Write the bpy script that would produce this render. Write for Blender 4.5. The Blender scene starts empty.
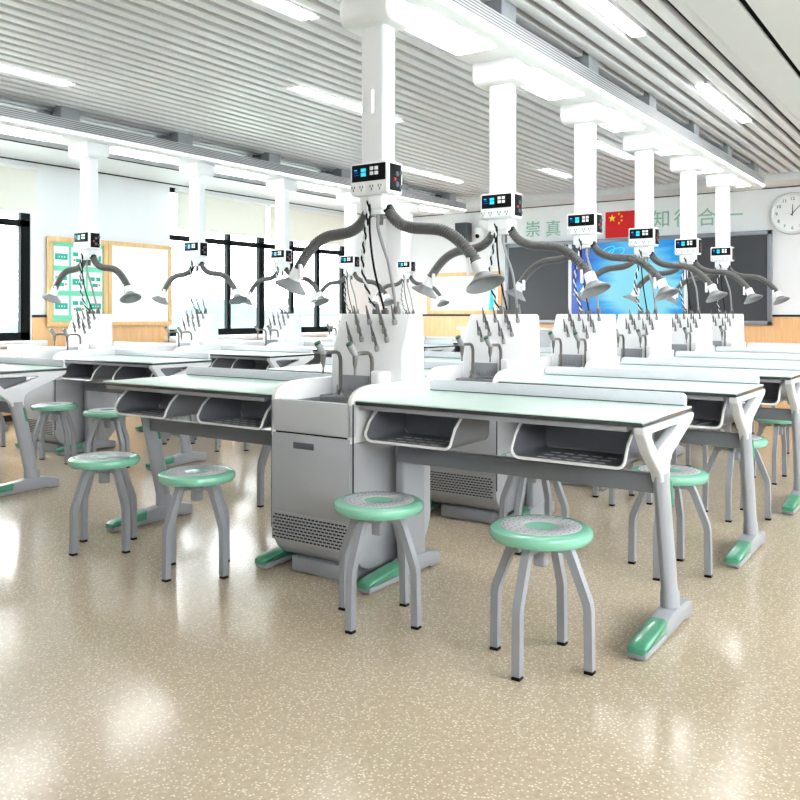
import bpy, bmesh, math, random
from mathutils import Vector, Matrix
random.seed(7)
SC = bpy.context.scene
COL = SC.collection
PI = math.pi

# ------------------------------------------------------------------ materials
def srgb(r, g, b):
    f = lambda c: (c/255/12.92) if c/255 <= .04045 else ((c/255+.055)/1.055)**2.4
    return (f(r), f(g), f(b), 1)

MATS = {}
def mat(name, rgb, rough=.5, metal=0, coat=0, spec=.5, vary=.03, scale=30, bump=0, emit=None, estr=0):
    m = bpy.data.materials.new(name); m.use_nodes = True
    nt = m.node_tree; p = nt.nodes['Principled BSDF']
    c = srgb(*rgb)
    p.inputs['Roughness'].default_value = rough
    p.inputs['Metallic'].default_value = metal
    p.inputs['Coat Weight'].default_value = coat
    p.inputs['Coat Roughness'].default_value = .08
    p.inputs['Specular IOR Level'].default_value = spec
    tc = nt.nodes.new('ShaderNodeTexCoord')
    nz = nt.nodes.new('ShaderNodeTexNoise'); nz.inputs['Scale'].default_value = scale
    nt.links.new(tc.outputs['Object'], nz.inputs['Vector'])
    mx = nt.nodes.new('ShaderNodeMix'); mx.data_type = 'RGBA'
    mx.inputs[6].default_value = tuple(max(0, v*(1-vary)) for v in c[:3])+(1,)
    mx.inputs[7].default_value = tuple(min(1, v*(1+vary)) for v in c[:3])+(1,)
    nt.links.new(nz.outputs['Fac'], mx.inputs[0])
    nt.links.new(mx.outputs[2], p.inputs['Base Color'])
    if bump:
        b = nt.nodes.new('ShaderNodeBump'); b.inputs['Strength'].default_value = bump
        b.inputs['Distance'].default_value = .002
        nt.links.new(nz.outputs['Fac'], b.inputs['Height']); nt.links.new(b.outputs[0], p.inputs['Normal'])
    if emit:
        p.inputs['Emission Color'].default_value = srgb(*emit); p.inputs['Emission Strength'].default_value = estr
    MATS[name] = m
    return m

M_WALL  = mat('wall_paint', (238,238,241), .7, scale=4, vary=.015)
M_CEIL  = mat('ceiling_panel', (226,226,230), .65, scale=5, vary=.015)
M_SLAT  = mat('aluminium_slat', (230,230,234), .42, scale=8, vary=.02)
M_PLEN  = mat('plenum_dark', (12,12,13), .95, spec=.1)
M_WHITE = mat('white_plastic', (240,240,242), .32, coat=.2, vary=.01)
M_COLM  = mat('white_column_paint', (238,238,240), .35, vary=.01)
M_CAB   = mat('cabinet_grey', (172,174,180), .42, scale=60, vary=.02)
M_CABL  = mat('cabinet_light_grey', (192,194,199), .4, scale=60, vary=.02)
M_STEEL = mat('painted_steel', (152,155,162), .4, scale=60, vary=.02)
M_RAIL  = mat('rail_grey', (114,117,124), .45, scale=60, vary=.02)
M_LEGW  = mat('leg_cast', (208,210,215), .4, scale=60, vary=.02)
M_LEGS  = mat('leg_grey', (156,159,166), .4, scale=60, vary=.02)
M_MINT  = mat('mint_plastic', (128,194,168), .25, coat=.4, vary=.02)
M_GREEN = mat('green_cap_plastic', (74,152,120), .3, coat=.4, vary=.03)
M_INLAY = mat('seat_inlay_grey', (190,192,197), .3, scale=200, vary=.05)
M_DARK  = mat('dark_gap', (22,22,24), .7)
M_TRAY  = mat('tray_plastic', (116,118,126), .35, vary=.02)
M_SLOT  = mat('tray_slot_light', (214,216,222), .4)
M_EDGE  = mat('desk_edge_dark', (50,54,56), .25, coat=.3)
M_RIDGE = mat('ridge_grey', (222,222,230), .4)
M_BASIN = mat('basin_grey', (140,142,148), .25, coat=.3)
M_PEG   = mat('peg_grey', (88,86,86), .4)
M_PEGH  = mat('peg_holder_grey', (150,150,152), .4)
M_TAP   = mat('tap_metal', (118,114,110), .28, metal=.55)
M_TAPG  = mat('tap_green', (8,76,44), .35)
M_HOSE  = mat('hose_grey', (84,82,82), .38, coat=.15, vary=.05)
M_CONE  = mat('hood_grey', (122,122,125), .35, vary=.02)
M_CABLE = mat('cable_grey', (150,150,152), .45)
M_BLACK = mat('black_plastic', (5,5,6), .5, spec=.15)
M_WINF  = mat('window_frame_black', (4,8,10), .6, spec=.15)
M_BASEB = mat('baseboard_black', (20,20,22), .5)
M_SCR   = mat('display_dark', (4,8,16), .5, spec=.15)
M_SCRB  = mat('display_cyan', (40,170,200), .2, emit=(60,200,230), estr=.35)
M_SCRD  = mat('display_blue', (20,60,130), .2, emit=(30,90,190), estr=.25)
M_RED   = mat('red_button', (210,30,50), .35)
M_LED   = mat('led_panel', (255,255,255), .4, emit=(255,255,255), estr=5)
M_LEDS  = mat('led_edge_strip', (255,255,255), .4, emit=(255,255,255), estr=.8)
M_BBRD  = mat('blackboard_green_grey', (62,64,70), .45, scale=6, vary=.05)
M_ALU   = mat('aluminium_frame', (140,144,152), .35, metal=.4)
M_FLAG  = mat('flag_red', (222,12,22), .6)
M_STAR  = mat('flag_yellow', (255,222,0), .6)
M_TEXT  = mat('lettering_green', (150,190,172), .5)
M_CLKF  = mat('clock_face', (244,244,246), .4)
M_CLKR  = mat('clock_rim', (224,226,229), .25)
M_INK   = mat('clock_ink', (30,34,38), .5)
M_BLIND = mat('blind_cream', (240,236,226), .8, scale=12, vary=.02)
M_PAPER = mat('paper_white', (244,248,246), .6)
M_TEAL  = mat('teal_print', (30,175,150), .6)
M_MINTB = mat('mint_board', (120,214,180), .6)
M_ORNG  = mat('print_orange', (230,140,60), .6)
M_CYAN  = mat('print_cyan', (40,205,215), .6)
M_SPKR  = mat('speaker_grey', (84,88,98), .6)
M_PERF  = None

# mint glass desk top
M_GLASS = mat('mint_glass_top', (212,235,227), .3, spec=.4, vary=.01, scale=3)

def wood(name, a, b):
    m = bpy.data.materials.new(name); m.use_nodes = True
    nt = m.node_tree; p = nt.nodes['Principled BSDF']; p.inputs['Roughness'].default_value = .45
    tc = nt.nodes.new('ShaderNodeTexCoord'); mp = nt.nodes.new('ShaderNodeMapping')
    mp.inputs['Scale'].default_value = (9, 9, .8)
    nz = nt.nodes.new('ShaderNodeTexNoise'); nz.inputs['Scale'].default_value = 3; nz.inputs['Detail'].default_value = 6
    nz.inputs['Distortion'].default_value = 1.2
    cr = nt.nodes.new('ShaderNodeValToRGB')
    cr.color_ramp.elements[0].color = srgb(*a); cr.color_ramp.elements[1].color = srgb(*b)
    cr.color_ramp.elements[0].position = .3; cr.color_ramp.elements[1].position = .7
    nt.links.new(tc.outputs['Object'], mp.inputs[0]); nt.links.new(mp.outputs[0], nz.inputs['Vector'])
    nt.links.new(nz.outputs['Fac'], cr.inputs[0]); nt.links.new(cr.outputs[0], p.inputs['Base Color'])
    return m
M_WOOD  = wood('oak_panel', (226,176,124), (238,196,148))
M_FRAME = wood('board_frame_wood', (222,178,120), (238,200,150))

def perf():
    m = bpy.data.materials.new('ribbed_sheet'); m.use_nodes = True
    nt = m.node_tree; p = nt.nodes['Principled BSDF']; p.inputs['Roughness'].default_value = .45
    tc = nt.nodes.new('ShaderNodeTexCoord'); sp = nt.nodes.new('ShaderNodeSeparateXYZ')
    a = nt.nodes.new('ShaderNodeMath'); a.operation = 'MULTIPLY'; a.inputs[1].default_value = 62
    f = nt.nodes.new('ShaderNodeMath'); f.operation = 'FRACT'
    cr = nt.nodes.new('ShaderNodeValToRGB')
    cr.color_ramp.elements[0].color = srgb(84,84,88); cr.color_ramp.elements[1].color = srgb(188,188,192)
    cr.color_ramp.elements[0].position = .25; cr.color_ramp.elements[1].position = .45
    nt.links.new(tc.outputs['Object'], sp.inputs[0]); nt.links.new(sp.outputs['Z'], a.inputs[0]); nt.links.new(a.outputs[0], f.inputs[0])
    nt.links.new(f.outputs[0], cr.inputs[0]); nt.links.new(cr.outputs[0], p.inputs['Base Color'])
    return m
M_PERF = perf()

def floor_mat():
    m = bpy.data.materials.new('terrazzo_floor'); m.use_nodes = True
    nt = m.node_tree; p = nt.nodes['Principled BSDF']
    p.inputs['Roughness'].default_value = .16; p.inputs['Specular IOR Level'].default_value = .55
    tc = nt.nodes.new('ShaderNodeTexCoord')
    n1 = nt.nodes.new('ShaderNodeTexNoise'); n1.inputs['Scale'].default_value = 55; n1.inputs['Detail'].default_value = 3
    n2 = nt.nodes.new('ShaderNodeTexNoise'); n2.inputs['Scale'].default_value = 1.2
    v = nt.nodes.new('ShaderNodeTexVoronoi'); v.inputs['Scale'].default_value = 88
    for n in (n1, n2, v): nt.links.new(tc.outputs['Object'], n.inputs['Vector'])
    cr = nt.nodes.new('ShaderNodeValToRGB')
    e = cr.color_ramp.elements
    e[0].color = srgb(188,170,146); e[0].position = .3
    e[1].color = srgb(204,187,163); e[1].position = .7
    nt.links.new(n1.outputs['Fac'], cr.inputs[0])
    c2 = nt.nodes.new('ShaderNodeValToRGB'); e = c2.color_ramp.elements
    e[0].color = (1,1,1,1); e[0].position = .2; e[1].color = (0,0,0,1); e[1].position = .34
    nt.links.new(v.outputs['Distance'], c2.inputs[0])
    mx = nt.nodes.new('ShaderNodeMix'); mx.data_type = 'RGBA'
    ml = nt.nodes.new('ShaderNodeMath'); ml.operation = 'MULTIPLY'; ml.inputs[1].default_value = .85
    nt.links.new(c2.outputs[0], ml.inputs[0]); nt.links.new(ml.outputs[0], mx.inputs[0])
    nt.links.new(cr.outputs[0], mx.inputs[6]); mx.inputs[7].default_value = srgb(246,236,218)
    m2 = nt.nodes.new('ShaderNodeMix'); m2.data_type = 'RGBA'; m2.blend_type = 'MULTIPLY'; m2.inputs[0].default_value = .12
    nt.links.new(mx.outputs[2], m2.inputs[6]); nt.links.new(n2.outputs['Fac'], m2.inputs[7])
    nt.links.new(m2.outputs[2], p.inputs['Base Color'])
    return m
M_FLOOR = floor_mat()

def screen_mat():
    m = bpy.data.materials.new('display_picture'); m.use_nodes = True
    nt = m.node_tree; p = nt.nodes['Principled BSDF']; p.inputs['Roughness'].default_value = .2
    p.inputs['Base Color'].default_value = (.01,.03,.08,1)
    tc = nt.nodes.new('ShaderNodeTexCoord'); sp = nt.nodes.new('ShaderNodeSeparateXYZ')
    nt.links.new(tc.outputs['Object'], sp.inputs[0])
    ds = nt.nodes.new('ShaderNodeVectorMath'); ds.operation = 'DISTANCE'; ds.inputs[1].default_value = (.25,0,-.12)
    nt.links.new(tc.outputs['Object'], ds.inputs[0])
    nz = nt.nodes.new('ShaderNodeTexNoise'); nz.inputs['Scale'].default_value = 2.2; nz.inputs['Distortion'].default_value = .8
    mp = nt.nodes.new('ShaderNodeMapping'); mp.inputs['Rotation'].default_value = (0,.35,0); mp.inputs['Scale'].default_value = (.35,1,2)
    nt.links.new(tc.outputs['Object'], mp.inputs[0]); nt.links.new(mp.outputs[0], nz.inputs['Vector'])
    ad = nt.nodes.new('ShaderNodeMath'); ad.operation = 'MULTIPLY_ADD'; ad.inputs[1].default_value = -.9; 
    nt.links.new(nz.outputs['Fac'], ad.inputs[0]); nt.links.new(ds.outputs['Value'], ad.inputs[2])
    cr = nt.nodes.new('ShaderNodeValToRGB'); e = cr.color_ramp.elements
    e[0].color = srgb(150,235,250); e[0].position = -.0
    e[1].color = srgb(4,60,190); e[1].position = .62
    x = e.new(.25); x.color = srgb(20,165,240)
    nt.links.new(ad.outputs[0], cr.inputs[0])
    nt.links.new(cr.outputs[0], p.inputs['Emission Color']); p.inputs['Emission Strength'].default_value = .29
    return m
M_PICT = screen_mat()

def pane_mat():
    m = bpy.data.materials.new('window_glass'); m.use_nodes = True
    nt = m.node_tree; nt.nodes.remove(nt.nodes['Principled BSDF'])
    t = nt.nodes.new('ShaderNodeBsdfTransparent'); g = nt.nodes.new('ShaderNodeBsdfGlossy'); g.inputs['Roughness'].default_value = .02
    t.inputs['Color'].default_value = (.97,.99,.99,1)
    mx = nt.nodes.new('ShaderNodeMixShader'); mx.inputs[0].default_value = .06
    nt.links.new(t.outputs[0], mx.inputs[1]); nt.links.new(g.outputs[0], mx.inputs[2])
    nt.links.new(mx.outputs[0], nt.nodes['Material Output'].inputs[0])
    return m
M_PANE = pane_mat()
M_HILL = mat('far_hills', (70,96,99), .9, scale=1, vary=.05)
M_GRND = mat('outside_ground', (150,160,152), .9, scale=1, vary=.05)

# ------------------------------------------------------------------ mesh helpers
def new(): return bmesh.new()
def _setm(faces, m):
    for f in faces: f.material_index = m

def box(bm, x0, x1, y0, y1, z0, z1, bev=0, m=0, seg=2):
    vs = [bm.verts.new(p) for p in ((x0,y0,z0),(x1,y0,z0),(x1,y1,z0),(x0,y1,z0),(x0,y0,z1),(x1,y0,z1),(x1,y1,z1),(x0,y1,z1))]
    fs = [bm.faces.new([vs[i] for i in q]) for q in ((3,2,1,0),(4,5,6,7),(0,1,5,4),(1,2,6,5),(2,3,7,6),(3,0,4,7))]
    _setm(fs, m)
    if bev:
        es = list({e for f in fs for e in f.edges})
        r = bmesh.ops.bevel(bm, geom=es, offset=bev, segments=seg, profile=.5, affect='EDGES')
        _setm(r['faces'], m)
    return bm

def prism(bm, pts, axis, a0, a1, bev=0, m=0, seg=2):
    def P(u, v, a):
        return (a,u,v) if axis == 'x' else ((u,a,v) if axis == 'y' else (u,v,a))
    A = [bm.verts.new(P(u,v,a0)) for u, v in pts]; B = [bm.verts.new(P(u,v,a1)) for u, v in pts]
    n = len(pts); fs = [bm.faces.new(A), bm.faces.new(B[::-1])]
    cap_edges = [e for f in fs for e in f.edges]
    for i in range(n):
        fs.append(bm.faces.new((A[(i+1) % n], A[i], B[i], B[(i+1) % n])))
    _setm(fs, m)
    bmesh.ops.recalc_face_normals(bm, faces=fs)
    if bev:
        r = bmesh.ops.bevel(bm, geom=list(set(cap_edges)), offset=bev, segments=seg, profile=.5, affect='EDGES')
        _setm(r['faces'], m)
    return bm

def smooth_path(pts, n=8):
    P = [Vector(p) for p in pts]; out = []
    for i in range(len(P)-1):
        p0 = P[max(i-1,0)]; p1 = P[i]; p2 = P[i+1]; p3 = P[min(i+2, len(P)-1)]
        for k in range(n):
            t = k/n
            out.append(.5*((2*p1)+(-p0+p2)*t+(2*p0-5*p1+4*p2-p3)*t*t+(-p0+3*p1-3*p2+p3)*t**3))
    out.append(P[-1]); return out

def resample(path, step):
    out = [path[0].copy()]; acc = 0
    for a, b in zip(path, path[1:]):
        L = (b-a).length
        if L < 1e-9: continue
        t = step-acc
        while t <= L:
            out.append(a+(b-a)*(t/L)); t += step
        acc = (acc+L) % step
    return out

def tube(bm, path, r, n=10, m=0, square=False, cap=True):
    path = [Vector(p) for p in path]
    N = len(path); rings = []
    up = None
    for i, p in enumerate(path):
        t = (path[min(i+1,N-1)]-path[max(i-1,0)]).normalized()
        if up is None:
            up = Vector((0,0,1)) if abs(t.z) < .9 else Vector((0,1,0))
        s = t.cross(up)
        if s.length < 1e-6: s = t.cross(Vector((1,0,0)))
        s.normalize(); u = s.cross(t).normalized(); up = u
        rr = r(i, N) if callable(r) else r
        ring = []
        if square:
            k = 1.0
            if 0 < i < N-1:
                a = (path[i]-path[i-1]).normalized(); b = (path[i+1]-path[i]).normalized()
                k = 1/max(.5, math.cos(a.angle(b)/2))
            for a, b in ((-1,-1),(1,-1),(1,1),(-1,1)):
                ring.append(bm.verts.new(p+s*rr*a+u*rr*b*k))
        else:
            for j in range(n):
                a = 2*PI*j/n
                ring.append(bm.verts.new(p+s*rr*math.cos(a)+u*rr*math.sin(a)))
        rings.append(ring)
    fs = []
    for A, B in zip(rings, rings[1:]):
        q = len(A)
        for j in range(q):
            fs.append(bm.faces.new((A[j], A[(j+1) % q], B[(j+1) % q], B[j])))
    if cap:
        fs.append(bm.faces.new(rings[0][::-1])); fs.append(bm.faces.new(rings[-1]))
    _setm(fs, m)
    return bm

def lathe(bm, prof, n=32, origin=(0,0,0), axis=(0,0,1), m=0, closed=True):
    ax = Vector(axis).normalized(); q = Vector((0,0,1)).rotation_difference(ax); o = Vector(origin)
    rings = []; fs = []
    for r, z in prof:
        if r < 1e-6: rings.append([bm.verts.new(o+q @ Vector((0,0,z)))])
        else: rings.append([bm.verts.new(o+q @ Vector((r*math.cos(2*PI*j/n), r*math.sin(2*PI*j/n), z))) for j in range(n)])
    for A, B in zip(rings, rings[1:]):
        for j in range(n):
            a = A[j % len(A)]; b = A[(j+1) % len(A)]; c = B[(j+1) % len(B)]; d = B[j % len(B)]
            v = []
            for x in (a,b,c,d):
                if x not in v: v.append(x)
            if len(v) > 2:
                fs.append(bm.faces.new(v))
    _setm(fs, m)
    bmesh.ops.recalc_face_normals(bm, faces=fs)
    return bm

def obj(name, bm, mats, parent=None, ang=35, off=None, hasoff=True):
    me = bpy.data.meshes.new(name)
    if off is None and parent is not None: off = parent.get('_o')
    if off is None: off = (0,0,0)
    bmesh.ops.translate(bm, verts=bm.verts, vec=-Vector(off))
    bm.to_mesh(me); bm.free()
    for m in (mats if isinstance(mats, (list, tuple)) else [mats]): me.materials.append(m)
    me.shade_smooth(); me.set_sharp_from_angle(angle=math.radians(ang))
    o = bpy.data.objects.new(name, me); COL.objects.link(o)
    if parent is not None:
        o.parent = parent
        o['_o'] = tuple(off)
    else:
        o.location = off
    return o

def thing(name, base, label, cat, group=None, at=None):
    """Empty at `base`; its parts are modelled in the coordinates `base` is given in."""
    o = bpy.data.objects.new(name, None); COL.objects.link(o)
    o.empty_display_size = .1
    o['_o'] = tuple(base); o.location = at if at else base
    tag(o, label, cat, group)
    return o

def tag(o, label, cat, group=None):
    o['label'] = label; o['category'] = cat
    if group: o['group'] = group
    return o

def struct(name, bm, mats, ang=35):
    o = obj(name, bm, mats, ang=ang); o['kind'] = 'structure'; return o

def kids(o): return list(o.children)
def copy_tree(o, parent=None):
    c = o.copy(); COL.objects.link(c)
    if parent is not None: c.parent = parent
    for k in kids(o): copy_tree(k, c)
    return c

def text_bm(s, size, depth=.004, font_bold=False):
    cu = bpy.data.curves.new('t', 'FONT'); cu.body = s; cu.size = size; cu.extrude = depth/2
    cu.align_x = 'CENTER'; cu.align_y = 'CENTER'
    o = bpy.data.objects.new('t', cu); COL.objects.link(o)
    bpy.context.view_layer.update()
    me = bpy.data.meshes.new_from_object(o.evaluated_get(bpy.context.evaluated_depsgraph_get()))
    bm = bmesh.new(); bm.from_mesh(me)
    bpy.data.objects.remove(o); bpy.data.curves.remove(cu); bpy.data.meshes.remove(me)
    for f in bm.faces: f.material_index = 0
    return bm
R_FRONT = Matrix.Rotation(PI/2, 4, 'X')       # lay text upright, facing -Y

# ================================================================== ROOM
XL, YF, XR, YB = -8.75, 12.05, 2.6, -2.6
ZS = 2.95                                      # underside of the ceiling slats
bm = new(); box(bm, XL-.3, XR+.3, YB-.3, YF+.3, -.2, 0); struct('floor', bm, M_FLOOR)

# front wall
bm = new(); box(bm, XL-.2, XR+.2, YF, YF+.2, 0, 3.3); struct('wall_front', bm, M_WALL)
bm = new(); box(bm, XL+.03, XR, YF-.02, YF-.001, .07, 1.135); struct('trim_1', bm, M_WOOD)
bm = new(); box(bm, XL+.03, XR, YF-.03, YF-.001, 1.136, 1.165); struct('trim_2', bm, M_BASEB)
bm = new(); box(bm, XL+.03, XR, YF-.028, YF-.001, .001, .069); struct('baseboard_front', bm, M_BASEB)
# back wall
bm = new(); box(bm, XL-.2, XR+.2, YB-.2, YB, 0, 3.3); struct('wall_back', bm, M_WALL)
# left wall with window openings
WIN = [(2.2, 5.28), (7.22, 9.0), (9.0, 10.93)]
ZW0, ZW1 = .88, 2.84
bm = new()
ys = [YB, 2.2, 5.28, 7.22, 10.93, YF]
box(bm, XL-.2, XL, YB, YF, 0, ZW0); box(bm, XL-.2, XL, YB, YF, ZW1, 3.3)
box(bm, XL-.2, XL, YB, 2.2, ZW0, ZW1); box(bm, XL-.2, XL, 5.28, 7.22, ZW0, ZW1); box(bm, XL-.2, XL, 10.93, YF, ZW0, ZW1)
struct('wall_left', bm, M_WALL)
bm = new()
box(bm, XL+.001, XL+.02, YB, YF-.03, .07, .80)
for a, b in ((YB, 2.12), (5.29, 7.2), (10.94, YF-.03)): box(bm, XL+.001, XL+.02, a, b, .80, 1.135)
struct('trim_3', bm, M_WOOD)
bm = new()
for a, b in ((YB, 2.12), (5.29, 7.2), (10.94, YF-.03)): box(bm, XL+.001, XL+.03, a, b, 1.136, 1.165)
struct('trim_4', bm, M_BASEB)
bm = new(); box(bm, XL+.001, XL+.028, YB, YF-.03, .001, .069); struct('baseboard_left', bm, M_BASEB)
bm = new()
box(bm, XL-.15, XL+.14, 2.1, 5.4, .82, .878, .008); box(bm, XL-.15, XL+.14, 7.12, 10.98, .82, .878, .008)
struct('trim_5', bm, M_WHITE)
# right wall: out of view, its high window openings added to let side light in
bm = new(); box(bm, XR, XR+.2, YB, YF, 0, 1.35); box(bm, XR, XR+.2, YB, YF, 2.75, 3.3)
for a, b in ((YB, -1.8), (1.6, 2.2), (5.8, 6.4), (10.6, YF)): box(bm, XR, XR+.2, a, b, 1.35, 2.75)
struct('wall_right', bm, M_WALL)

def window(n, y0, y1, mull, thick_right=False, left_post=True, x=XL, s=-1):
    ZW0 = 1.35 if s > 0 else .88
    w = bpy.data.objects.new('window_%d' % n, None); COL.objects.link(w); w.location = (x, (y0+y1)/2, ZW0)
    w['kind'] = 'structure'; w['_o'] = (x, (y0+y1)/2, ZW0)
    xa, xb = sorted((x+s*.08, x+s*.02))
    fb = new()
    if left_post: box(fb, xa, xb, y0, y0+.06, ZW0, 2.75 if s > 0 else ZW1)
    box(fb, xa, xb, y1-(.11 if thick_right else .06), y1, ZW0, 2.75 if s > 0 else ZW1)
    box(fb, xa, xb, y0, y1, ZW0, ZW0+.09); box(fb, xa, xb, y0, y1, (2.75 if s > 0 else ZW1)-.06, 2.75 if s > 0 else ZW1)
    obj('window_frame', fb, M_WINF, w)
    tb = new(); box(tb, xa, xb, y0, y1, 2.15, 2.22); obj('transom_bar', tb, M_WINF, w)
    for k in mull:
        mb = new(); box(mb, xa, xb, k-.035, k+.035, ZW0+.09, 2.78 if s < 0 else 2.7); obj('mullion', mb, M_WINF, w)
    pb = new(); box(pb, (xa+xb)/2-.004, (xa+xb)/2+.004, y0+.01, y1-.01, ZW0+.02, 2.73 if s > 0 else ZW1-.02)
    obj('pane', pb, M_PANE, w)
window(1, 2.2, 5.28, [3.7], True)
window(2, 7.22, 9.0, [8.29], True, left_post=False)
window(3, 9.0, 10.93, [9.61, 10.22], True, left_post=False)
window(4, -1.8, 1.6, [-.1], x=XR, s=1); window(5, 2.2, 5.8, [4], x=XR, s=1); window(6, 6.4, 10.6, [8.5], x=XR, s=1)  # unseen right-hand windows, added to bring light in from the side
# roller blinds
for k, (y0, y1, lab) in enumerate(((2.3, 5.32, 'cream roller blind half lowered over the window left of the green notice board'),
                    (7.28, 8.97, 'cream roller blind over the window just right of the white wall board'),
                    (9.02, 10.86, 'cream roller blind over the window nearest the front corner'))):
    t = thing('roller_blind', (XL+.05, (y0+y1)/2, 2.3), lab, 'blind', 'roller blinds on the window wall')
    b = new(); tube(b, [(XL+.06, y0, 2.80), (XL+.06, y1, 2.80)], .03, 12); obj('roller', b, M_WHITE, t)
    b = new(); box(b, XL+.055, XL+.062, y0+.02, y1-.02, 2.31, 2.79); obj('fabric', b, M_BLIND, t)
    b = new(); box(b, XL+.048, XL+.069, y0+.02, y1-.02, 2.29, 2.315, .004); obj('bottom_bar', b, M_WHITE, t)

# ceiling
bm = new(); box(bm, XL-.2, XR+.2, YB-.2, YF+.2, 3.16, 3.3); struct('ceiling', bm, M_PLEN)
SX0, SX1, SYF = -7.9, -1.37, 11.45
LAMPS = [(-5.75,2.2,3.83), (-5.75,8.31,9.71), (-3.30,2.3,3.80), (-3.30,8.2,9.36), (-4.40,4.88,6.3), (-4.40,9.41,10.14),
         (-1.78,3.3,5.24), (-1.78,6.63,8.16)]
bm = new(); x = SX1-.06; xs = []
while x > SX0+.03:
    segs = [(-2.4, SYF-.06)]
    for lx, a, b in LAMPS:
        if abs(x-lx) < .0625:
            ns = []
            for s0, s1 in segs:
                if s0 < a < s1: ns += [(s0, a-.02), (b+.02, s1)]
                else: ns.append((s0, s1))
            segs = ns
    for s0, s1 in segs: box(bm, x-.039, x+.039, s0, s1, ZS, ZS+.05, .006, seg=2)
    xs.append(x); x -= .125
struct('trim_6', bm, M_SLAT)
LW = ['long ceiling lamp nearest the left edge', 'long ceiling lamp above the far end of the window aisle',
      'ceiling lamp at the top edge left of the nearest white column', 'far ceiling lamp seen between third and fourth white columns',
      'long ceiling lamp passing behind the nearest white column', 'far ceiling lamp seen between second and third white columns',
      'ceiling lamp at the top right cut by the frame', 'ceiling lamp on the right above the wall clock']
for (lx, a, b), lab in zip(LAMPS, LW):
    lx = min(xs, key=lambda v: abs(v-lx))
    t = thing('ceiling_lamp', (lx, (a+b)/2, ZS), 'white linear '+lab, 'lamp', 'linear lamps set between the ceiling slats')
    h = new(); box(h, lx-.05, lx+.05, a, b, ZS+.005, ZS+.07, .004); obj('housing', h, M_WHITE, t)
    d = new(); box(d, lx-.042, lx+.042, a+.02, b-.02, ZS-.006, ZS+.004, .002); obj('diffuser', d, M_LED, t)
# flat borders of the ceiling
bm = new(); box(bm, XL, SX0, YB, YF, 2.885, 3.16); struct('trim_7', bm, M_CEIL)
bm = new(); box(bm, SX0, XR, SYF, YF, 2.87, 3.16); struct('trim_8', bm, M_CEIL)
bm = new(); box(bm, SX1, -1.13, YB, SYF, 2.92, 3.16); box(bm, -1.09, XR, YB, SYF, 2.92, 3.16); struct('trim_9', bm, M_CEIL)
bm = new(); box(bm, -1.13, -1.09, YB, SYF, 2.94, 3.16); struct('trim_10', bm, M_PLEN)
bm = new(); box(bm, XL+.001, XL+.010, YB, YF-.03, 2.870, 2.884); struct('trim_11', bm, M_BASEB)
bm = new(); box(bm, SX0+.001, SX0+.008, YB, SYF, 2.886, 2.897); struct('trim_12', bm, M_BASEB)
bm = new(); box(bm, XL+.03, XR, YF-.010, YF-.001, 2.857, 2.869); struct('trim_13', bm, M_BASEB)
t = thing('air_vent', (SX0, 10.3, 2.9), 'dark air vent slot in the ceiling border by the far window', 'vent')
b = new(); box(b, SX0-.01, SX0+.012, 9.85, 10.75, 2.9, 2.985, .004); obj('grille_frame', b, M_WHITE, t)
b = new(); 
for k in range(4): box(b, SX0+.012, SX0+.018, 9.88, 10.72, 2.91+k*.017, 2.921+k*.017)
obj('louvre', b, M_SPKR, t)

# teaching platform
t = thing('teaching_platform', (-5.2, 11.5, 0), 'low wooden platform along the wall below the blackboard', 'platform')
b = new(); box(b, -8.0, 1.0, 11.05, YF-.035, .001, .13, .006); obj('step', b, M_WOOD, t)

t = thing('teacher_desk', (-5.4, 10.72, 0), 'white teacher desk in front of the blackboard behind the benches', 'desk')
b = new(); box(b, -6.25, -4.55, 10.46, 10.98, .02, .95, .01); obj('body', b, M_WHITE, t)
b = new(); box(b, -6.30, -4.50, 10.42, 11.02, .95, .985, .006); obj('top', b, M_WHITE, t)
for q in range(3):
    b = new(); box(b, -6.22+q*.565, -5.68+q*.565, 10.448, 10.462, .1, .92, .004); obj('door', b, M_CABL, t)
b = new(); box(b, -6.2, -4.6, 10.5, 10.95, .001, .02); obj('plinth', b, M_STEEL, t)

# ================================================================== FRONT WALL THINGS
# blackboard with screen
t = thing('blackboard', (-4.33, YF-.03, 1.02), 'long grey-framed blackboard with a blue screen in its middle', 'blackboard')
B0, B1, BZ0, BZ1 = -6.33, -2.33, 1.02, 2.30
YB1 = YF-.035
b = new(); box(b, B0, B1, YB1-.04, YB1, BZ0, BZ0+.06, .006); box(b, B0, B1, YB1-.04, YB1, BZ1-.06, BZ1, .006)
box(b, B0, B0+.06, YB1-.04, YB1, BZ0, BZ1, .006); box(b, B1-.06, B1, YB1-.04, YB1, BZ0, BZ1, .006); obj('frame', b, M_ALU, t)
b = new(); box(b, B0+.06, -5.24, YB1-.02, YB1-.002, BZ0+.06, BZ1-.06); obj('board_panel', b, M_BBRD, t)
b = new(); box(b, -3.44, B1-.06, YB1-.02, YB1-.002, BZ0+.06, BZ1-.06); obj('board_panel', b, M_BBRD, t)
for q in (-5.24, -3.49):
    b = new(); box(b, q, q+.05, YB1-.045, YB1-.002, BZ0+.06, BZ1-.06, .004); obj('screen_bezel', b, M_WHITE, t)
b = new(); box(b, -5.19, -3.49, YB1-.03, YB1-.002, BZ0+.06, BZ1-.06)
scr = obj('screen', b, M_PICT, t)
def center_origin(o, c):
    d = Vector(c)
    o.data.transform(Matrix.Translation(-d)); o.location = Vector(o.location)+d
pr_ = t.get('_o'); center_origin(scr, (-4.34-pr_[0], YB1-.03-pr_[1], 1.66-pr_[2]))
b = new()
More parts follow.
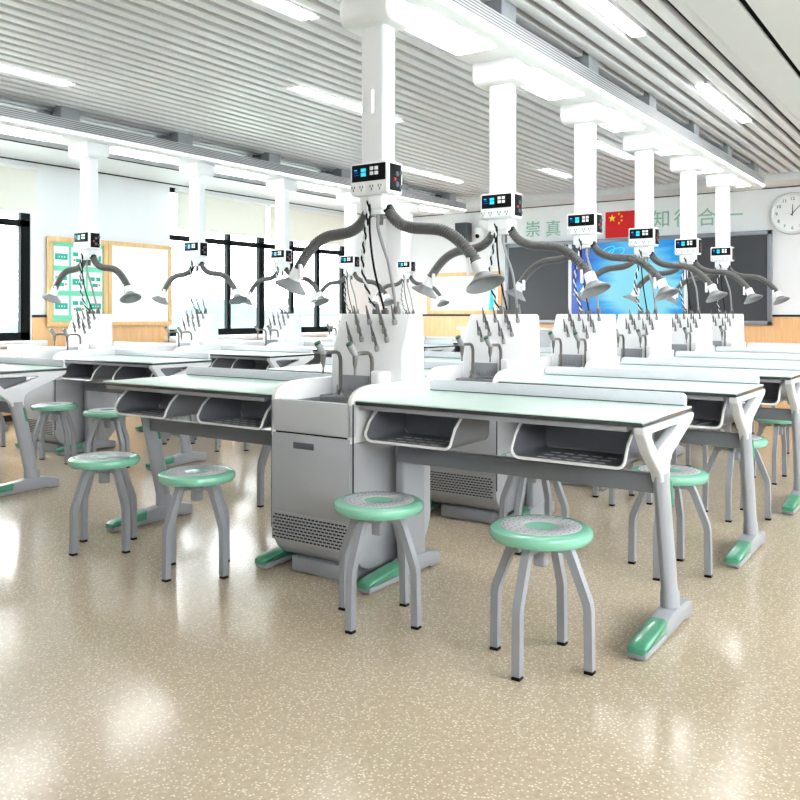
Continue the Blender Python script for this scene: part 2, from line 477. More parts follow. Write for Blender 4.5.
for (cx, cz, rx, rz, tilt) in ((-4.62, 2.1, .13, .055, .5), (-4.5, 2.08, .15, .06, .35)):
    pts = []
    for k in range(33):
        a = 2*PI*k/32; u = rx*math.cos(a); v = rz*math.sin(a)
        pts.append((cx+u*math.cos(tilt)-v*math.sin(tilt), YB1-.034, cz+u*math.sin(tilt)+v*math.cos(tilt)))
    tube(b, pts, .006, 6, cap=False)
obj('screen_motif', b, M_SCRB, t)['label'] = 'pale cyan ring motif on the screen'

# lettering, flag, clock, speaker, camera
for ch, x, z, lab in (('崇', -5.87, 2.50, 'first green character left above the blackboard'), ('真', -5.52, 2.49, 'second green character left above the blackboard'),
                 ('知', -3.83, 2.53, 'green character just right of the red flag'), ('行', -3.52, 2.52, 'green character second right of the red flag'),
                 ('合', -3.19, 2.51, 'green character third right of the red flag'), ('一', -2.84, 2.52, 'green one-stroke character nearest the clock')):
    b = text_bm(ch, .27, .012); b.transform(R_FRONT); 
    bmesh.ops.translate(b, verts=b.verts, vec=(x, YF-.008, z))
    o = obj('wall_character', b, M_TEXT, off=(x, YF-.008, z)); tag(o, lab, 'lettering', 'wall lettering above the blackboard')
def star(bm, cx, cz, r, rot, y0, y1):
    pts = []
    for k in range(10):
        a = rot+PI/2+k*PI/5; q = r if k % 2 == 0 else r*.382
        pts.append((cx+q*math.cos(a), cz+q*math.sin(a)))
    prism(bm, pts, 'y', y0, y1)
t = thing('wall_flag', (-4.34, YF-.01, 2.33), 'red flag with five yellow stars above the screen', 'flag')
FX0, FX1, FZ0, FZ1 = -4.67, -4.04, 2.31, 2.70
b = new(); box(b, FX0, FX1, YF-.012, YF-.0005, FZ0, FZ1); obj('cloth', b, M_FLAG, t)
b = new(); W, Hh = FX1-FX0, FZ1-FZ0
star(b, FX0+W*5/30, FZ0+Hh*15/20, Hh*3/20, 0, YF-.016, YF-.011)
for i, j in ((10,18),(12,16),(12,13),(10,11)): star(b, FX0+W*i/30, FZ0+Hh*j/20, Hh*1.1/20, math.atan2(15-j, 5-i)+PI/2, YF-.016, YF-.011)
obj('stars', b, M_STAR, t)
t = thing('wall_clock', (-2.09, YF-.03, 2.53), 'round white wall clock with black numerals right of the blackboard', 'clock')
CX, CZ, CR = -2.085, 2.505, .28
b = new(); lathe(b, [(0,0),(CR,0),(CR,.03),(CR-.012,.05),(CR-.035,.05),(CR-.045,.03)], 64, (CX,YF-.002,CZ), (0,-1,0)); obj('rim', b, M_CLKR, t)
b = new(); lathe(b, [(0,.032),(CR-.04,.032),(CR-.04,.028),(0,.028)], 64, (CX,YF-.002,CZ), (0,-1,0)); face = obj('face', b, M_CLKF, t)
for h in range(1, 13):
    a = PI/2-h*PI/6; b = text_bm(str(h), .062, .002); b.transform(R_FRONT)
    bmesh.ops.translate(b, verts=b.verts, vec=(CX+.195*math.cos(a), YF-.037, CZ+.195*math.sin(a)))
    obj('numeral', b, M_INK, face)
def hand(name, ang, L, w, mm):
    b = new(); prism(b, [(-w,-.03),(w,-.03),(w*.5,L),(-w*.5,L)], 'y', -.002, .002)
    b.transform(Matrix.Rotation(ang, 4, 'Y')); bmesh.ops.translate(b, verts=b.verts, vec=(CX, YF-.042, CZ)); obj(name, b, mm, t)
hand('hour_hand', math.radians(2), .12, .007, M_INK); hand('minute_hand', math.radians(42), .17, .005, M_INK); hand('glare_streak', math.radians(-90), .13, .003, M_CLKR)  # the pale one pointing left is painted glare on the clock face
t = thing('wall_speaker', (-7.08, YF-.2, 2.36), 'dark grey box speaker high on the front wall left of blackboard', 'speaker')
b = new(); box(b, -7.2, -6.97, YF-.2, YF-.03, 2.36, 2.68, .008); obj('cabinet', b, M_SPKR, t)
b = new(); box(b, -7.18, -6.99, YF-.21, YF-.2, 2.38, 2.66, .004); obj('grille', b, M_BBRD, t)
b = new(); box(b, -7.12, -7.05, YF-.03, YF, 2.45, 2.6); obj('bracket', b, M_SPKR, t)
t = thing('dome_camera', (-6.72, YF-.12, 2.5), 'white camera on the front wall right of the dark speaker', 'camera')
b = new(); box(b, -6.80, -6.64, YF-.1, YF, 2.56, 2.70, .015); obj('mount', b, M_WHITE, t)
b = new(); lathe(b, [(0,-.08),(.04,-.07),(.07,-.03),(.075,.0),(.075,.1),(.06,.12),(0,.12)], 24, (-6.76, YF-.15, 2.46)); obj('dome', b, M_WHITE, t)
b = new(); lathe(b, [(0,0),(.035,0),(.035,.012),(0,.012)], 20, (-6.76, YF-.215, 2.44), (0,-1,-.4)); obj('lens', b, M_BLACK, t)

# notice board on the front wall
def frame_bm(x0, x1, z0, z1, w, y0, y1):
    b = new(); box(b, x0, x1, y0, y1, z0, z0+w, .005); box(b, x0, x1, y0, y1, z1-w, z1, .005)
    box(b, x0, x0+w, y0, y1, z0+w, z1-w, .005); box(b, x1-w, x1, y0, y1, z0+w, z1-w, .005); return b
t = thing('notice_board', (-7.1, YF-.03, 1.18), 'wood-framed white board with cyan stripe, front wall left of blackboard', 'board')
obj('frame', frame_bm(-7.86, -6.42, 1.17, 1.87, .065, YF-.035, YF-.002), M_FRAME, t)
b = new(); box(b, -7.8, -6.48, YF-.02, YF-.003, 1.23, 1.81); obj('panel', b, M_PAPER, t)
b = new(); prism(b, [(-6.66,1.235),(-6.58,1.235),(-6.52,1.8),(-6.60,1.8)], 'y', YF-.024, YF-.019); obj('stripe', b, M_CYAN, t)
# notice boards on the left wall
def lbox(b, y0, y1, z0, z1, a, c, bev=0, m=0): return box(b, XL+a, XL+c, y0, y1, z0, z1, bev, m)
def lframe(y0, y1, z0, z1, w):
    b = new(); lbox(b, y0, y1, z0, z0+w, .032, .065, .005); lbox(b, y0, y1, z1-w, z1, .032, .065, .005)
    lbox(b, y0, y0+w, z0+w, z1-w, .032, .065, .005); lbox(b, y1-w, y1, z0+w, z1-w, .032, .065, .005); return b
t = thing('notice_board', (XL+.03, 5.83, 1.03), 'green notice board covered with white and teal cards, wood frame', 'board')
obj('frame', lframe(5.45, 6.24, 1.03, 2.06, .06), M_FRAME, t)
b = new(); lbox(b, 5.5, 6.19, 1.08, 2.01, .032, .042); obj('panel', b, M_MINTB, t)
for i in range(3):
    for j in range(3):
        y0 = 5.53+i*.222; z0 = 1.16+j*.285
        b = new(); lbox(b, y0, y0+.19, z0, z0+.225, .043, .047); 
        if (i+j) % 2 == 0:
            lbox(b, y0+.015, y0+.175, z0+.07, z0+.14, .047, .049, m=1)
            for q in range(3): lbox(b, y0+.06+q*.035, y0+.07+q*.035, z0+.095, z0+.112, .049, .050, m=0)
        else:
            lbox(b, y0+.02, y0+.09, z0+.12, z0+.165, .047, .049, m=1); lbox(b, y0+.11, y0+.165, z0+.12, z0+.165, .047, .049, m=1)
            lbox(b, y0+.06, y0+.13, z0+.05, z0+.09, .047, .049, m=1); lbox(b, y0+.03, y0+.055, z0+.06, z0+.085, .047, .049, m=2)
            lbox(b, y0+.14, y0+.165, z0+.06, z0+.085, .047, .049, m=2)
        obj('notice_card', b, [M_PAPER, M_TEAL, M_ORNG], t)
t = thing('wall_board', (XL+.03, 6.74, 1.03), 'plain white board in a wood frame right of the green notice board', 'board')
obj('frame', lframe(6.245, 7.21, 1.03, 2.06, .05), M_FRAME, t)
b = new(); lbox(b, 6.29, 7.16, 1.07, 2.02, .032, .045); obj('panel', b, M_PAPER, t)

# outside
bm = new()
pts = []
for k in range(61):
    y = -70+k*3
    pts.append((y, -3+4.0+1.1*math.sin(k*.5)+.8*math.sin(k*1.3+1)))
prism(bm, [(-70,-6)]+[(p[0], p[1]) for p in pts]+[(110,-6)], 'x', -62, -52)
struct('hill', bm, M_HILL)
bm = new(); box(bm, -52, 70, -70, 110, -4.2, -4); struct('ground', bm, M_GRND)

# ================================================================== CEILING BOOMS
HANG = [3.28+1.0+1.26*i for i in range(-1, 6)]
def boom(xc, y0, y1, lab):
    t = thing('service_boom', (xc, y0, 2.7), lab, 'ceiling boom', 'ceiling booms above the bench rows')
    b = new(); prism(b, [(xc-.2,2.72),(xc-.17,2.70),(xc+.17,2.70),(xc+.2,2.72),(xc+.2,2.735),(xc-.2,2.735)], 'y', y0, y1); obj('soffit', b, M_COLM, t)
    for s in (-1, 1):
        b = new(); box(b, min(xc+s*.19, xc+s*.205), max(xc+s*.19, xc+s*.205), y0, y1, 2.75, 2.845); obj('side_grille', b, M_PERF, t)
        b = new(); box(b, min(xc+s*.185, xc+s*.212), max(xc+s*.185, xc+s*.212), y0, y1, 2.735, 2.75); obj('light_strip', b, M_LEDS, t)
    b = new(); box(b, xc-.19, xc+.19, y0, y1, 2.735, 2.84); obj('core', b, M_STEEL, t)
    for yh in HANG:
        for q in (xc+.06, xc-.19):
            b = new(); box(b, q, q+.13, yh-.12, yh+.06, 2.84, 3.0, .004); obj('hanger', b, M_STEEL, t)
    for i in range(6):
        yc = 3.28+1.26*i
        b = new(); box(b, xc-.125, xc+.135, yc+.2, yc+.92, 2.692, 2.702, .003); obj('light_panel', b, M_LED, t)
    return t
boom(-2.41, 1.2, 10.9, 'long white lit boom on the ceiling above the centre bench row')
boom(-6.63, 1.2, 10.9, 'long white lit boom on the ceiling above the window bench row')

# ================================================================== ONE BENCH (module coordinates: x from its centre, y from its front)
MO = Vector((-2.44, 2.80, 0))
ORD = ['nearest', 'second', 'third', 'fourth', 'fifth', 'farthest']

# ---- sink cabinet
def make_cabinet():
    t = thing('sink_cabinet', (-.015, .3, 0), '', 'sink cabinet', 'sink cabinets')
    x0, x1 = -.246, .225
    prof = [(0,.62),(0,.22)]
    for k in range(1, 9):
        a = PI+PI/2*k/8; prof.append((.15+.15*math.cos(a), .22+.165*math.sin(a)))
    for k in range(0, 9):
        a = 1.5*PI+PI/2*k/8; prof.append((.47+.15*math.cos(a), .22+.165*math.sin(a)))
    prof += [(.62,.62)]
    b = new(); prism(b, prof, 'x', x0, x1, .006); obj('body', b, M_CAB, t)
    # side skins, slightly proud and darker seam
    b = new(); box(b, x1, x1+.004, .004, .01, .2, .79); box(b, x0-.004, x0, .004, .01, .2, .79)
    obj('seam', b, M_DARK, t)
    b = new(); box(b, x0+.01, x1-.01, -.004, .004, .285, .639, .003)
    door = obj('door', b, M_CAB, t)
    b = new(); box(b, -.105, .015, -.0065, -.003, .575, .603, .0015); obj('handle_slot', b, M_SPKR, door)
    b = new(); box(b, x0, x1, .0, .035, .645, .79, .005); obj('upper_panel', b, M_CABL, t)
    b = new(); box(b, x0+.004, x1-.004, .004, .02, .62, .645); obj('panel_gap', b, M_DARK, t)
    # vent grille: rows of slots
    b = new(); box(b, x0+.006, x1-.006, -.003, .003, .15, .28, .001, m=0)
    for r in range(8):
        z = .160+r*.0145; n = 20
        for c in range(n):
            xa = x0+.014+(c+(.5 if r % 2 else 0))*(.445/n)
            if xa+.016 < x1-.008: box(b, xa, xa+.016, -.0045, -.002, z, z+.0068, m=1)
    obj('vent_grille', b, [M_CAB, M_DARK], t)
    b = new(); box(b, x0+.08, x1-.05, .05, .57, .002, .07, .006); obj('plinth', b, M_STEEL, t)
    ch = [(.0,.62),(.0,.79)]
    for k in range(1, 11):
        a = PI-PI/2*k/10; ch.append((.14+.14*math.cos(a), .79+.075*math.sin(a)))
    ch += [(.62,.868),(.62,.62)]
    for s, (a, c) in (('l', (x0, x0+.026)), ('r', (x1-.026, x1))):
        b = new(); prism(b, ch, 'x', a, c, .006); obj('side_cheek', b, M_WHITE, t)
    # basin
    bx0, bx1, by0, by1 = x0+.026, x1-.026, .035, .31
    b = new()
    box(b, bx0, bx1, by0, by1, .64, .655); box(b, bx0, bx0+.012, by0, by1, .655, .775); box(b, bx1-.012, bx1, by0, by1, .655, .775)
    box(b, bx0, bx1, by0, by0+.012, .655, .775); box(b, bx0, bx1, by1-.012, by1, .655, .775)
    basin = obj('basin', b, M_BASIN, t)
    b = new(); lathe(b, [(0,.656),(.03,.656),(.034,.659),(.026,.662),(0,.660)], 20, (-.02,.17,0)); obj('drain', b, M_TAP, basin)
    b = new(); box(b, bx0, bx1, .31, .46, .64, .785, .004); obj('tap_deck', b, M_BASIN, t)
    # drip grate at the foot of the rack
    b = new(); box(b, -.15, .01, .345, .40, .785, .80, .003)
    for k in range(5): box(b, -.14+k*.033, -.134+k*.033, .343, .347, .785, .835)
    box(b, -.16, .02, .392, .397, .80, .88)
    obj('drip_tray', b, M_STEEL, t)
    b = new(); lathe(b, [(0,.785),(.042,.785),(.046,.80),(.046,.905),(.042,.91),(.036,.905),(.036,.80),(0,.80)], 24, (.12,.352,0)); obj('waste_cup', b, M_WHITE, t)
    # drying rack tower
    tp = [(.40,.64),(.40,.99),(.47,1.165),(.48,1.176),(.57,1.176),(.585,1.165),(.585,.64)]
    b = new(); prism(b, tp, 'x', -.226, .215, .016, seg=3)
    for v in b.verts:
        f = max(0, min(1, (v.co.z-.64)/.53)); v.co.x = -.0075+(v.co.x+.0075)*(1.03-.05*f)
    rack = obj('drying_rack', b, M_COLM, t)
    # pegs
    us = [(.084,1.139),(.162,1.139),(.11,1.098),(.063,1.06),(.138,1.056),(.093,1.02),(.236,1.139),(.317,1.139),(.265,1.098),(.213,1.058),(.293,1.056),(.247,1.012)]
    for u, z in us:
        y = .40+(z-.99)*.4 if z > .99 else .40
        x = -.182+u*.98
        o = Vector((x, y-.006, z)); dr = Vector((0, -.34, .94)).normalized()
        b = new(); tube(b, [o+dr*0, o+dr*.03, o+dr*.085], lambda i, n: (.0085,.0072,.003)[i], 8)
        pg = obj('peg', b, M_PEG, rack)
        b = new(); lathe(b, [(0,-.012),(.0125,-.012),(.0125,.006),(.009,.016),(0,.016)], 12, o, dr); obj('peg_base', b, M_PEGH, rack)
    # gooseneck taps
    for k, fx in enumerate((-.125, .066)):
        y = .355
        path = [(fx,y,.785),(fx,y,.95),(fx,y-.004,.97),(fx,y-.016,.988),(fx,y-.035,.995),(fx,y-.10,.995),(fx,y-.118,.99),(fx,y-.128,.978)]
        b = new(); tube(b, path, .0095, 10); lathe(b, [(0,.785),(.019,.785),(.019,.80),(.013,.81),(0,.81)], 16, (fx,y,0)); tap = obj('tap', b, M_TAP, t)
        b = new(); tube(b, [(fx,y-.128,.985),(fx,y-.13,.95),(fx,y-.13,.925)], lambda i, n: (.013,.011,.0055)[i], 10)
        tube(b, [(fx,y-.13,.93),(fx,y-.13,.895)], .005, 8); obj('nozzle', b, M_TAP, tap)
        a = Vector((fx, y-.125, .985)); d = Vector((-.18,-.5,.85)).normalized()
        b = new(); tube(b, [a, a+d*.02, a+d*.06], lambda i, n: (.012,.0165,.0175)[i], 12); hd = obj('tap_handle', b, M_PEGH, tap)
        b = new(); tube(b, [a+d*.058, a+d*.07], .016, 12); obj('tap_cap', b, M_TAPG, tap)
    return t

# ---- desk legs
def fork_plate(bm, outer, inner, x, hx, bev):
    cu = bpy.data.curves.new('t', 'CURVE'); cu.dimensions = '2D'; cu.fill_mode = 'BOTH'
    cu.extrude = hx-bev; cu.bevel_depth = bev; cu.bevel_resolution = 2; cu.offset = -bev
    for pts in (outer, inner):
        sp = cu.splines.new('POLY'); sp.points.add(len(pts)-1); sp.use_cyclic_u = True
        for p, (u, v) in zip(sp.points, pts): p.co = (u, v, 0, 1)
    o = bpy.data.objects.new('t', cu); COL.objects.link(o); bpy.context.view_layer.update()
    me = bpy.data.meshes.new_from_object(o.evaluated_get(bpy.context.evaluated_depsgraph_get()))
    me.transform(Matrix(((0,0,1,x),(1,0,0,0),(0,1,0,0),(0,0,0,1))))
    for p in me.polygons: p.material_index = 0
    bm.from_mesh(me)
    bpy.data.objects.remove(o); bpy.data.curves.remove(cu); bpy.data.meshes.remove(me)
def leg_full(parent, x, fork=True):
    b = new(); hx = .021; x = x+.012
    fb = new()
    if fork: fork_plate(fb, [(.0,.788),(.59,.788),(.59,.774),(.575,.758),(.50,.728),(.32,.662),(.29,.640),(.282,.61),(.282,.57),(.195,.57),(.188,.59),(.170,.612),(.125,.645),(.068,.688),(.025,.74),(.0,.765)],
               [(.085,.762),(.375,.762),(.385,.755),(.160,.692),(.148,.690),(.138,.697),(.080,.750)], x, hx, .008)
    # stem, oval and leaning back
    n = 16; rings = []
    for z, yc, ry, rx in ((.60,.235,.052,.027),(.46,.268,.050,.027),(.30,.305,.048,.028),(.145,.338,.046,.029),(.14,.342,.052,.033),(.06,.35,.056,.034)):
        rings.append([b.verts.new((x+rx*math.cos(2*PI*j/n), yc+ry*math.sin(2*PI*j/n), z)) for j in range(n)])
    for P, Q in zip(rings, rings[1:]):
        for j in range(n): b.faces.new((P[j], Q[j], Q[(j+1) % n], P[(j+1) % n]))
    b.faces.new(rings[0]); b.faces.new(rings[-1][::-1])
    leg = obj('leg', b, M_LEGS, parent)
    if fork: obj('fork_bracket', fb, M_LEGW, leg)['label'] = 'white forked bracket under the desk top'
    else: fb.free()
    foot(leg, x)
    b = new(); tube(b, [(x+.022,.275,.56),(x+.024,.295,.47)], .008, 10); obj('accent_strip', b, M_GREEN, leg)
    return leg
def foot(leg, x):
    b = new()
    prism(b, [(.195,.006),(.44,.012),(.46,.002),(.525,.002),(.53,.03),(.525,.062),(.43,.085),(.28,.088),(.195,.072)], 'x', x-.035, x+.035, .012)
    box(b, x-.034, x+.034, -.02, .21, .004, .03, .01)
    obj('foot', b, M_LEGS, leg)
    b = new()
    prism(b, [(-.03,.026),(-.026,.048),(.0,.060),(.205,.080),(.205,.026)], 'x', x-.036, x+.036, .016, seg=3)
    obj('foot_cap', b, M_GREEN, leg)['label'] = 'green plastic toe cap'
    return leg
def leg_inner(parent, x):
    b = new()
    prism(b, [(.25,.07),(.42,.07),(.41,.60),(.265,.60),(.245,.59),(.235,.57)], 'x', x-.025, x+.025, .014, seg=3)
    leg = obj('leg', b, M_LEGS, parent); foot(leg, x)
    return leg

def tray(parent, xa, xb):
    y0, y1 = .035, .34; th = .006; zb = .634; zt = .776; R = .036
    def prof(d):
        p = [(xa+d, zt), (xa+d, zt-.03), (xa+d, zt-.06), (xa+d, zb+R)]
        for k in range(1, 6):
            a = PI+PI/2*k/5; p.append((xa+R+(R-d)*math.cos(a), zb+R+(R-d)*math.sin(a)))
        for k in range(0, 6):
            a = 1.5*PI+PI/2*k/5; p.append((xb-R+(R-d)*math.cos(a), zb+R+(R-d)*math.sin(a)))
        p += [(xb-d, zt-.06), (xb-d, zt-.03), (xb-d, zt)]
        return p
    g = lambda z: .11*max(0, (z-(zb+.03))/(zt-zb-.03))**1.7          # the sides sweep back towards the desk top
    o, i = prof(0), prof(th)
    b = new()
    prism(b, o+i[::-1], 'y', y0, y1)
    for v in b.verts:
        if v.co.y < y0+.001: v.co.y += g(v.co.z)
        elif v.co.z < zb+.05: v.co.y -= .03*(1-(v.co.z-zb)/.05)
    prism(b, o, 'y', y1-.006, y1)
    for r in range(3):
        for c in range(5):
            xx = xa+.09+c*(xb-xa-.22)/4
            box(b, xx, xx+.035, y0+.04+r*.06, y0+.052+r*.06, zb+th, zb+th+.0015, m=1)
    tr = obj('book_tray', b, [M_TRAY, M_SLOT], parent, ang=40)
    b = new(); tube(b, [(u, y0-.002+g(v), v) for u, v in prof(th/2)], .006, 8); obj('tray_lip', b, M_WHITE, tr)
    return tr

def make_desk(side):
    if side > 0: X0, X1, xleg, xin, trays, lab = .235, 1.482, 1.460, .305, ((.270,.705), (.967,1.415)), ''
    else:        X0, X1, xleg, xin, trays, lab = -1.52, -.258, -1.43, -.298, ((-1.445,-1.02), (-.785,-.33)), ''
    t = thing('lab_desk', ((X0+X1)/2, .30, 0), '', 'lab desk', 'lab desks')
    b = new(); box(b, X0, X1, .01, .60, .788, .8035, .004); obj('top_edge', b, M_EDGE, t)
    b = new(); box(b, X0+.001, X1-.001, .011, .599, .8035, .81, .002); obj('glass_top', b, M_GLASS, t)
    b = new(); box(b, X0+.01, X1-.06, .025, .055, .768, .788, .003); box(b, X0+.01, X1-.06, .55, .58, .768, .788, .003)
    box(b, X0+.01, X0+.04, .055, .55, .772, .788); box(b, X1-.10, X1-.06, .055, .55, .772, .788)
    obj('under_frame', b, M_STEEL, t)
    # back ridge with rounded end
    pts = [(X0+.01,.812),(X1-.02,.812)]
    for k in range(0, 6):
        a = PI/2*k/5; pts.append((X1-.04+.02*math.cos(a), .842+.02*math.sin(a)))
    pts += [(X0+.03,.862),(X0+.015,.855),(X0+.01,.842)]
    b = new(); prism(b, pts, 'y', .584, .60, .004); obj('back_ridge', b, M_RIDGE, t)
    b = new(); box(b, X0+.012, X1-.03, .5825, .59, .8105, .8135); obj('ridge_seam', b, M_DARK, t)
    b = new(); xr0, xr1 = (xin, xleg) if side > 0 else (xleg, xin)
    box(b, xr0, xr1, .225, .275, .522, .592, .006); obj('rail', b, M_RAIL, t)
    for a, c in trays: tray(t, a, c)
    leg_full(t, xleg, side > 0); leg_inner(t, xin)
    return t

# ---- service column
def make_column():
    cx, cy = .01, .48
    t = thing('service_column', (cx, cy, 1.62), '', 'service column', 'service columns')
    b = new(); box(b, cx-.068, cx+.074, cy-.055, cy+.05, 1.70, 2.60, .02, seg=4); obj('column', b, M_COLM, t)
    b = new(); box(b, cx+.002, cx+.014, cy-.0580, cy-.0545, 2.15, 2.26, .0018); obj('light_slot', b, M_LEDS, t)
    # cowl under the boom
    pf = [(cy-.12,2.70),(cy-.12,2.62)]
    for k in range(1, 7):
        a = PI+PI/2*k/6; pf.append((cy-.07+.05*math.cos(a), 2.62+.05*math.sin(a)))
    for k in range(0, 7):
        a = 1.5*PI+PI/2*k/6; pf.append((cy+.07+.05*math.cos(a), 2.62+.05*math.sin(a)))
    pf += [(cy+.12,2.62),(cy+.12,2.70)]
    b = new(); prism(b, pf, 'x', cx-.15, cx+.14, .02, seg=3); obj('cowl', b, M_WHITE, t)
    # control box
    x0, x1, y0, y1, z0, z1 = cx-.110, cx+.116, cy-.082, cy+.045, 1.752, 1.910
    b = new(); box(b, x0, x1, y0, y1, z0, z1, .012, seg=3); cb = obj('control_box', b, M_WHITE, t)
    b = new(); box(b, x0+.012, x1-.012, y0-.003, y0+.004, 1.817, 1.899, .003)
    scp = obj('display_panel', b, M_BLACK, cb)
    b = new(); box(b, x0+.022, x0+.108, y0-.0045, y0-.002, 1.825, 1.890); obj('display_screen', b, M_SCR, cb)
    b = new()
    for k, (u, v, w, h) in enumerate(((.030,.030,.022,.006),(.030,.018,.030,.004),(.07,.012,.03,.018),(.07,.034,.03,.016),(.03,.042,.016,.005))):
        box(b, x0+u, x0+u+w, y0-.0055, y0-.004, 1.829+v, 1.829+v+h, m=0 if k > 1 else 1)
    obj('display_marks', b, [M_SCRB, M_SCRD], cb)
    b = new()
    for u in (.124, .152):
        for v in (.018, .041): box(b, x0+u, x0+u+.020, y0-.006, y0-.002, 1.829+v-.003, 1.829+v+.014, .001)
    obj('buttons', b, M_PAPER, cb)
    for k in range(4):
        xx = x0+.026+k*.049+(.012 if k > 1 else 0)-.004
        b = new(); box(b, xx-.018, xx+.018, y0-.002, y0+.003, 1.763, 1.807, .002, m=0)
        for du, dv, r in ((-.008,.006,.3),(.008,.006,-.3),(0,-.008,0)): box(b, xx+du-.0022, xx+du+.0022, y0-.0032, y0-.001, 1.785+dv-.006, 1.785+dv+.006, m=1)
        obj('socket', b, [M_WHITE, M_DARK], cb)
    b = new(); box(b, x1-.003, x1+.004, y0+.018, y1-.018, 1.768, 1.896, .0025); sp = obj('side_panel', b, M_BLACK, cb)
    b = new()
    for v in (1.80, 1.85): lathe(b, [(0,0),(.013,0),(.012,.006),(0,.006)], 16, (x1+.004, cy-.012+.0, v), (1,0,0))
    for v in (1.79, 1.86): box(b, x1+.003, x1+.006, cy+.012, cy+.03, v-.008, v+.01)
    obj('side_sockets', b, M_SPKR, cb)
    b = new(); lathe(b, [(0,0),(.008,0),(.007,.008),(0,.008)], 12, (x1+.004, cy-.035, 1.822), (1,0,0)); obj('red_switch', b, M_RED, cb)
    # flange
    b = new(); box(b, cx-.07, cx+.07, cy-.062, cy+.062, 1.68, 1.755, .012, seg=3); box(b, cx-.055, cx+.055, cy-.05, cy+.05, 1.66, 1.69, .006); obj('flange', b, M_WHITE, t)
    # extraction arms
    for s in (-1, 1):
        if s < 0: P = [(-.055,1.695),(-.085,1.645),(-.125,1.61),(-.18,1.588),(-.25,1.580),(-.325,1.572),(-.40,1.54),(-.46,1.49),(-.51,1.43),(-.535,1.385)]
        else:     P = [(.055,1.695),(.09,1.645),(.135,1.61),(.20,1.588),(.275,1.580),(.36,1.568),(.43,1.535),(.495,1.48),(.545,1.42),(.57,1.38)]
        path = resample(smooth_path([(cx+u, cy, v) for u, v in P], 14), .0036)
        b = new(); tube(b, path, lambda i, n: .0265+.0026*math.sin(2*PI*i/4), 14); arm = obj('extraction_arm', b, M_HOSE, t, ang=80)
        b = new(); lathe(b, [(0,0),(.032,0),(.032,.02),(0,.02)], 18, (cx+s*.052, cy, 1.69), (s*.5,0,-.85)); obj('hose_cuff', b, M_BLACK, arm)
        e = path[-1]; d = Vector((s*.42,-.12,-.9)).normalized()
        b = new(); lathe(b, [(0,-.03),(.033,-.03),(.034,.02),(.040,.045),(0,.045)], 24, e, d)
        q = e+d*.0
        box(b, e.x-s*.045-.009, e.x-s*.045+.009, e.y-.03, e.y-.008, e.z-.03, e.z+.05, .005)
        obj('hood_collar', b, M_WHITE, arm)
        b = new(); lathe(b, [(.036,.03),(.048,.045),(.072,.064),(.088,.076),(.090,.084),(.086,.084),(.070,.070),(.045,.052),(.03,.046),(0,.046)], 36, e, d); obj('hood', b, M_CONE, arm)
    # cables to the cabinet
    def cab(name, pts, r, m, mats):
        b = new(); tube(b, smooth_path(pts, 8), r, 8); return obj(name, b, mats, t)
    zt = 1.183
    c1 = smooth_path([(cx-.02,cy-.05,1.75),(cx-.01,cy-.075,1.64),(cx-.045,cy-.055,1.52),(cx-.065,cy-.04,1.40),(cx-.045,cy-.02,1.28),(cx-.035,cy+.03,zt)], 14)
    b = new()
    for ph in (0, PI):
        pts = []
        for i, p in enumerate(c1): pts.append(p+Vector((.0055*math.cos(i*.8+ph), .0055*math.sin(i*.8+ph), 0)))
        tube(b, pts, .0052, 6, m=0 if ph == 0 else 1)
    obj('braided_cable', b, [M_BLACK, M_CLKR], t)
    cab('power_cable', [(cx-.005,cy-.05,1.75),(cx+.0,cy-.07,1.6),(cx+.012,cy-.05,1.4),(cx+.02,cy+.03,zt)], .0055, 0, M_BLACK)
    cab('air_hose', [(cx+.025,cy-.03,1.66),(cx+.035,cy-.05,1.6),(cx+.06,cy-.05,1.52),(cx+.085,cy-.03,1.42),(cx+.09,cy,1.3),(cx+.09,cy+.03,zt)], .008, 0, M_CABLE)
    b = new(); lathe(b, [(0,-.03),(.016,-.03),(.018,0),(.014,.04),(0,.04)], 16, (cx+.025,cy-.02,1.64)); obj('valve', b, M_PEG, t)
    for px_, h in ((-.035,.05),(.02,.03),(.09,.06)):
        b = new(); lathe(b, [(0,0),(.019,0),(.019,.02),(.013,h*.7),(.013,h),(0,h)], 16, (cx+px_, cy+.03, 1.177)); obj('cable_plug', b, M_PEG, t)
    return t

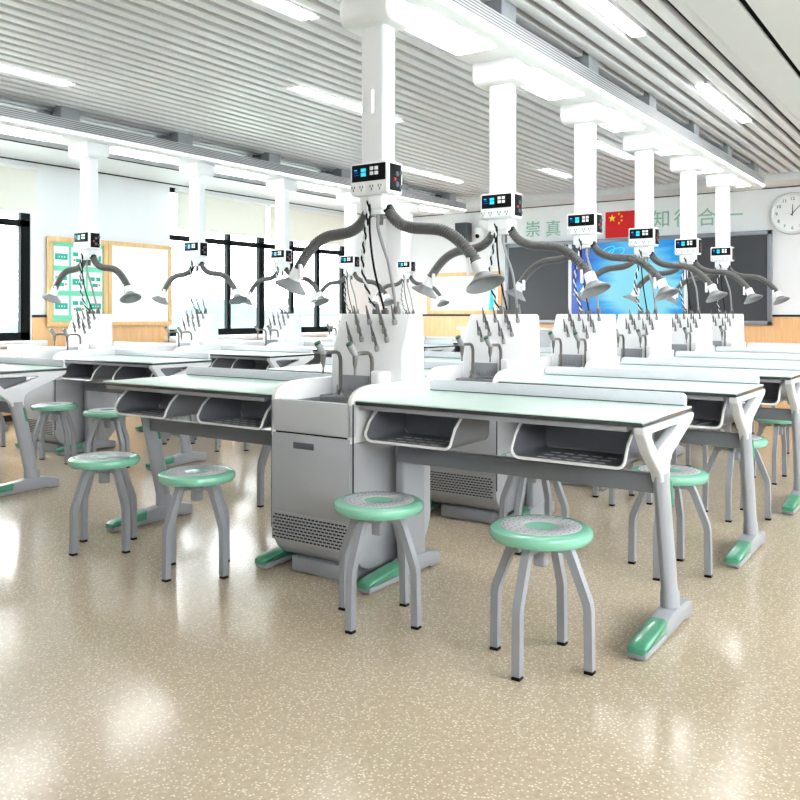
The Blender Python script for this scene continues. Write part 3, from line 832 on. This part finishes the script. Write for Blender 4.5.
# ---- stool
def make_stool():
    t = thing('lab_stool', (0,0,0), '', 'stool', 'round mint lab stools')
    R = .175
    b = new(); lathe(b, [(0,.413),(.145,.415),(.164,.419),(.173,.430),(R,.441),(.171,.452),(.160,.459),(.140,.461),(.05,.459),(0,.458)], 48); seat = obj('seat', b, M_MINT, t)
    b = new(); lathe(b, [(.056,.4590),(.06,.4615),(.134,.4625),(.138,.4605)], 48, m=0)
    for ring, n in ((.074,14),(.094,18),(.114,22),(.128,26)):
        for k in range(n):
            a = 2*PI*(k+(.5 if n % 4 else 0))/n
            vs = [b.verts.new((ring*math.cos(a)+.0034*math.cos(q*PI/3), ring*math.sin(a)+.0034*math.sin(q*PI/3), .4630)) for q in range(6)]
            b.faces.new(vs).material_index = 1
    obj('seat_inlay', b, [M_INLAY, M_DARK], seat)['label'] = 'pale grey perforated ring set into the seat'
    b = new(); box(b, -.055, .055, -.055, .055, .386, .414, .006); box(b, -.02, .02, -.02, .02, .325, .39, .003); obj('hub', b, M_STEEL, t)
    for k in range(4):
        a = k*PI/2; c, s = math.cos(a), math.sin(a)
        pr = [(.03,.397),(.085,.397),(.102,.389),(.112,.370),(.160,.25),(.168,.23),(.172,.205),(.175,.012)]
        b = new(); tube(b, [(r*c, r*s, z) for r, z in pr], .0145, square=True)
        lg = obj('leg', b, M_STEEL, t, ang=50)
        b = new(); box(b, -.0155, .0155, -.0152, .0152, 0, .009, .002); 
        bmesh.ops.translate(b, verts=b.verts, vec=(.175*c, .175*s, 0)); obj('foot_tip', b, M_BLACK, lg)
    return t

cab0 = make_cabinet(); desk_r = make_desk(1); desk_l = make_desk(-1); col0 = make_column(); stool0 = make_stool()
PROTO = {}
for p in (cab0, desk_r, desk_l, col0, stool0): PROTO[p] = False
def put(p, pos, label):
    o = p if not PROTO[p] else copy_tree(p)
    PROTO[p] = True
    o.location = Vector(pos); o['label'] = label
    return o
base = {p: Vector(p['_o']) for p in PROTO}
ST = [(1.205,'by the right-hand end of'), (.52,'just right of the sink at'), (-.535,'just left of the sink at'), (-1.225,'by the left-hand end of')]
for row in ('centre', 'window'):
    for n in range(6):
        dx = .012*n if row == 'centre' else (-4.235 if n == 0 else -4.17)
        o = MO+Vector((dx, 1.26*n, 0))
        w = ORD[n]
        put(cab0, o+base[cab0], 'grey sink cabinet with white peg rack, %s in the %s row' % (w, row))
        put(desk_r, o+base[desk_r], 'mint glass lab desk right of the %s sink cabinet in the %s row' % (w, row))
        if not (row == 'window' and n == 0): put(desk_l, o+base[desk_l], 'mint glass lab desk left of the %s sink cabinet in the %s row' % (w, row))
        put(col0, o+base[col0], 'white hanging service column with two hoses, %s in the %s row' % (w, row))
        for sx, wd in ST:
            if row == 'window' and n == 0 and sx < .3: continue
            jog = (.045-.012*n if row == 'centre' else .03) if n else (0 if sx > 0 else .02)
            put(stool0, o+Vector((sx+jog, -.205, 0)), 'mint round stool %s the %s bench, %s row' % (wd, w, row))
for o in bpy.data.objects:
    if '_o' in o: del o['_o']

# ================================================================== LIGHT, WORLD, CAMERA
w = bpy.data.worlds.new('sky'); SC.world = w; w.use_nodes = True
nt = w.node_tree; bg = nt.nodes['Background']
tc = nt.nodes.new('ShaderNodeTexCoord'); sp = nt.nodes.new('ShaderNodeSeparateXYZ'); cr = nt.nodes.new('ShaderNodeValToRGB')
nt.links.new(tc.outputs['Generated'], sp.inputs[0]); nt.links.new(sp.outputs['Z'], cr.inputs[0])
cr.color_ramp.elements[0].color = srgb(225,242,248); cr.color_ramp.elements[0].position = 0
cr.color_ramp.elements[1].color = (1,1,1,1); cr.color_ramp.elements[1].position = .12
nt.links.new(cr.outputs[0], bg.inputs['Color']); bg.inputs['Strength'].default_value = 6.5

cam = bpy.data.cameras.new('camera'); co = bpy.data.objects.new('camera', cam); COL.objects.link(co)
F = 834.356; TH = math.radians(35.0358)
cam.sensor_width = 36; cam.lens = F/800*36
co.location = (0, 0, 1.18); co.rotation_euler = (PI/2, 0, TH)
cam.shift_y = -(400-313.5)/800
cam.clip_start = .05; cam.clip_end = 300
SC.camera = co
SC.view_settings.view_transform = 'Standard'; SC.view_settings.look = 'None'
SC.view_settings.exposure = 1.6; SC.view_settings.gamma = 1
SC.view_settings.use_curve_mapping = False
SC.cycles.use_denoising = True
SC.cycles.max_bounces = 8
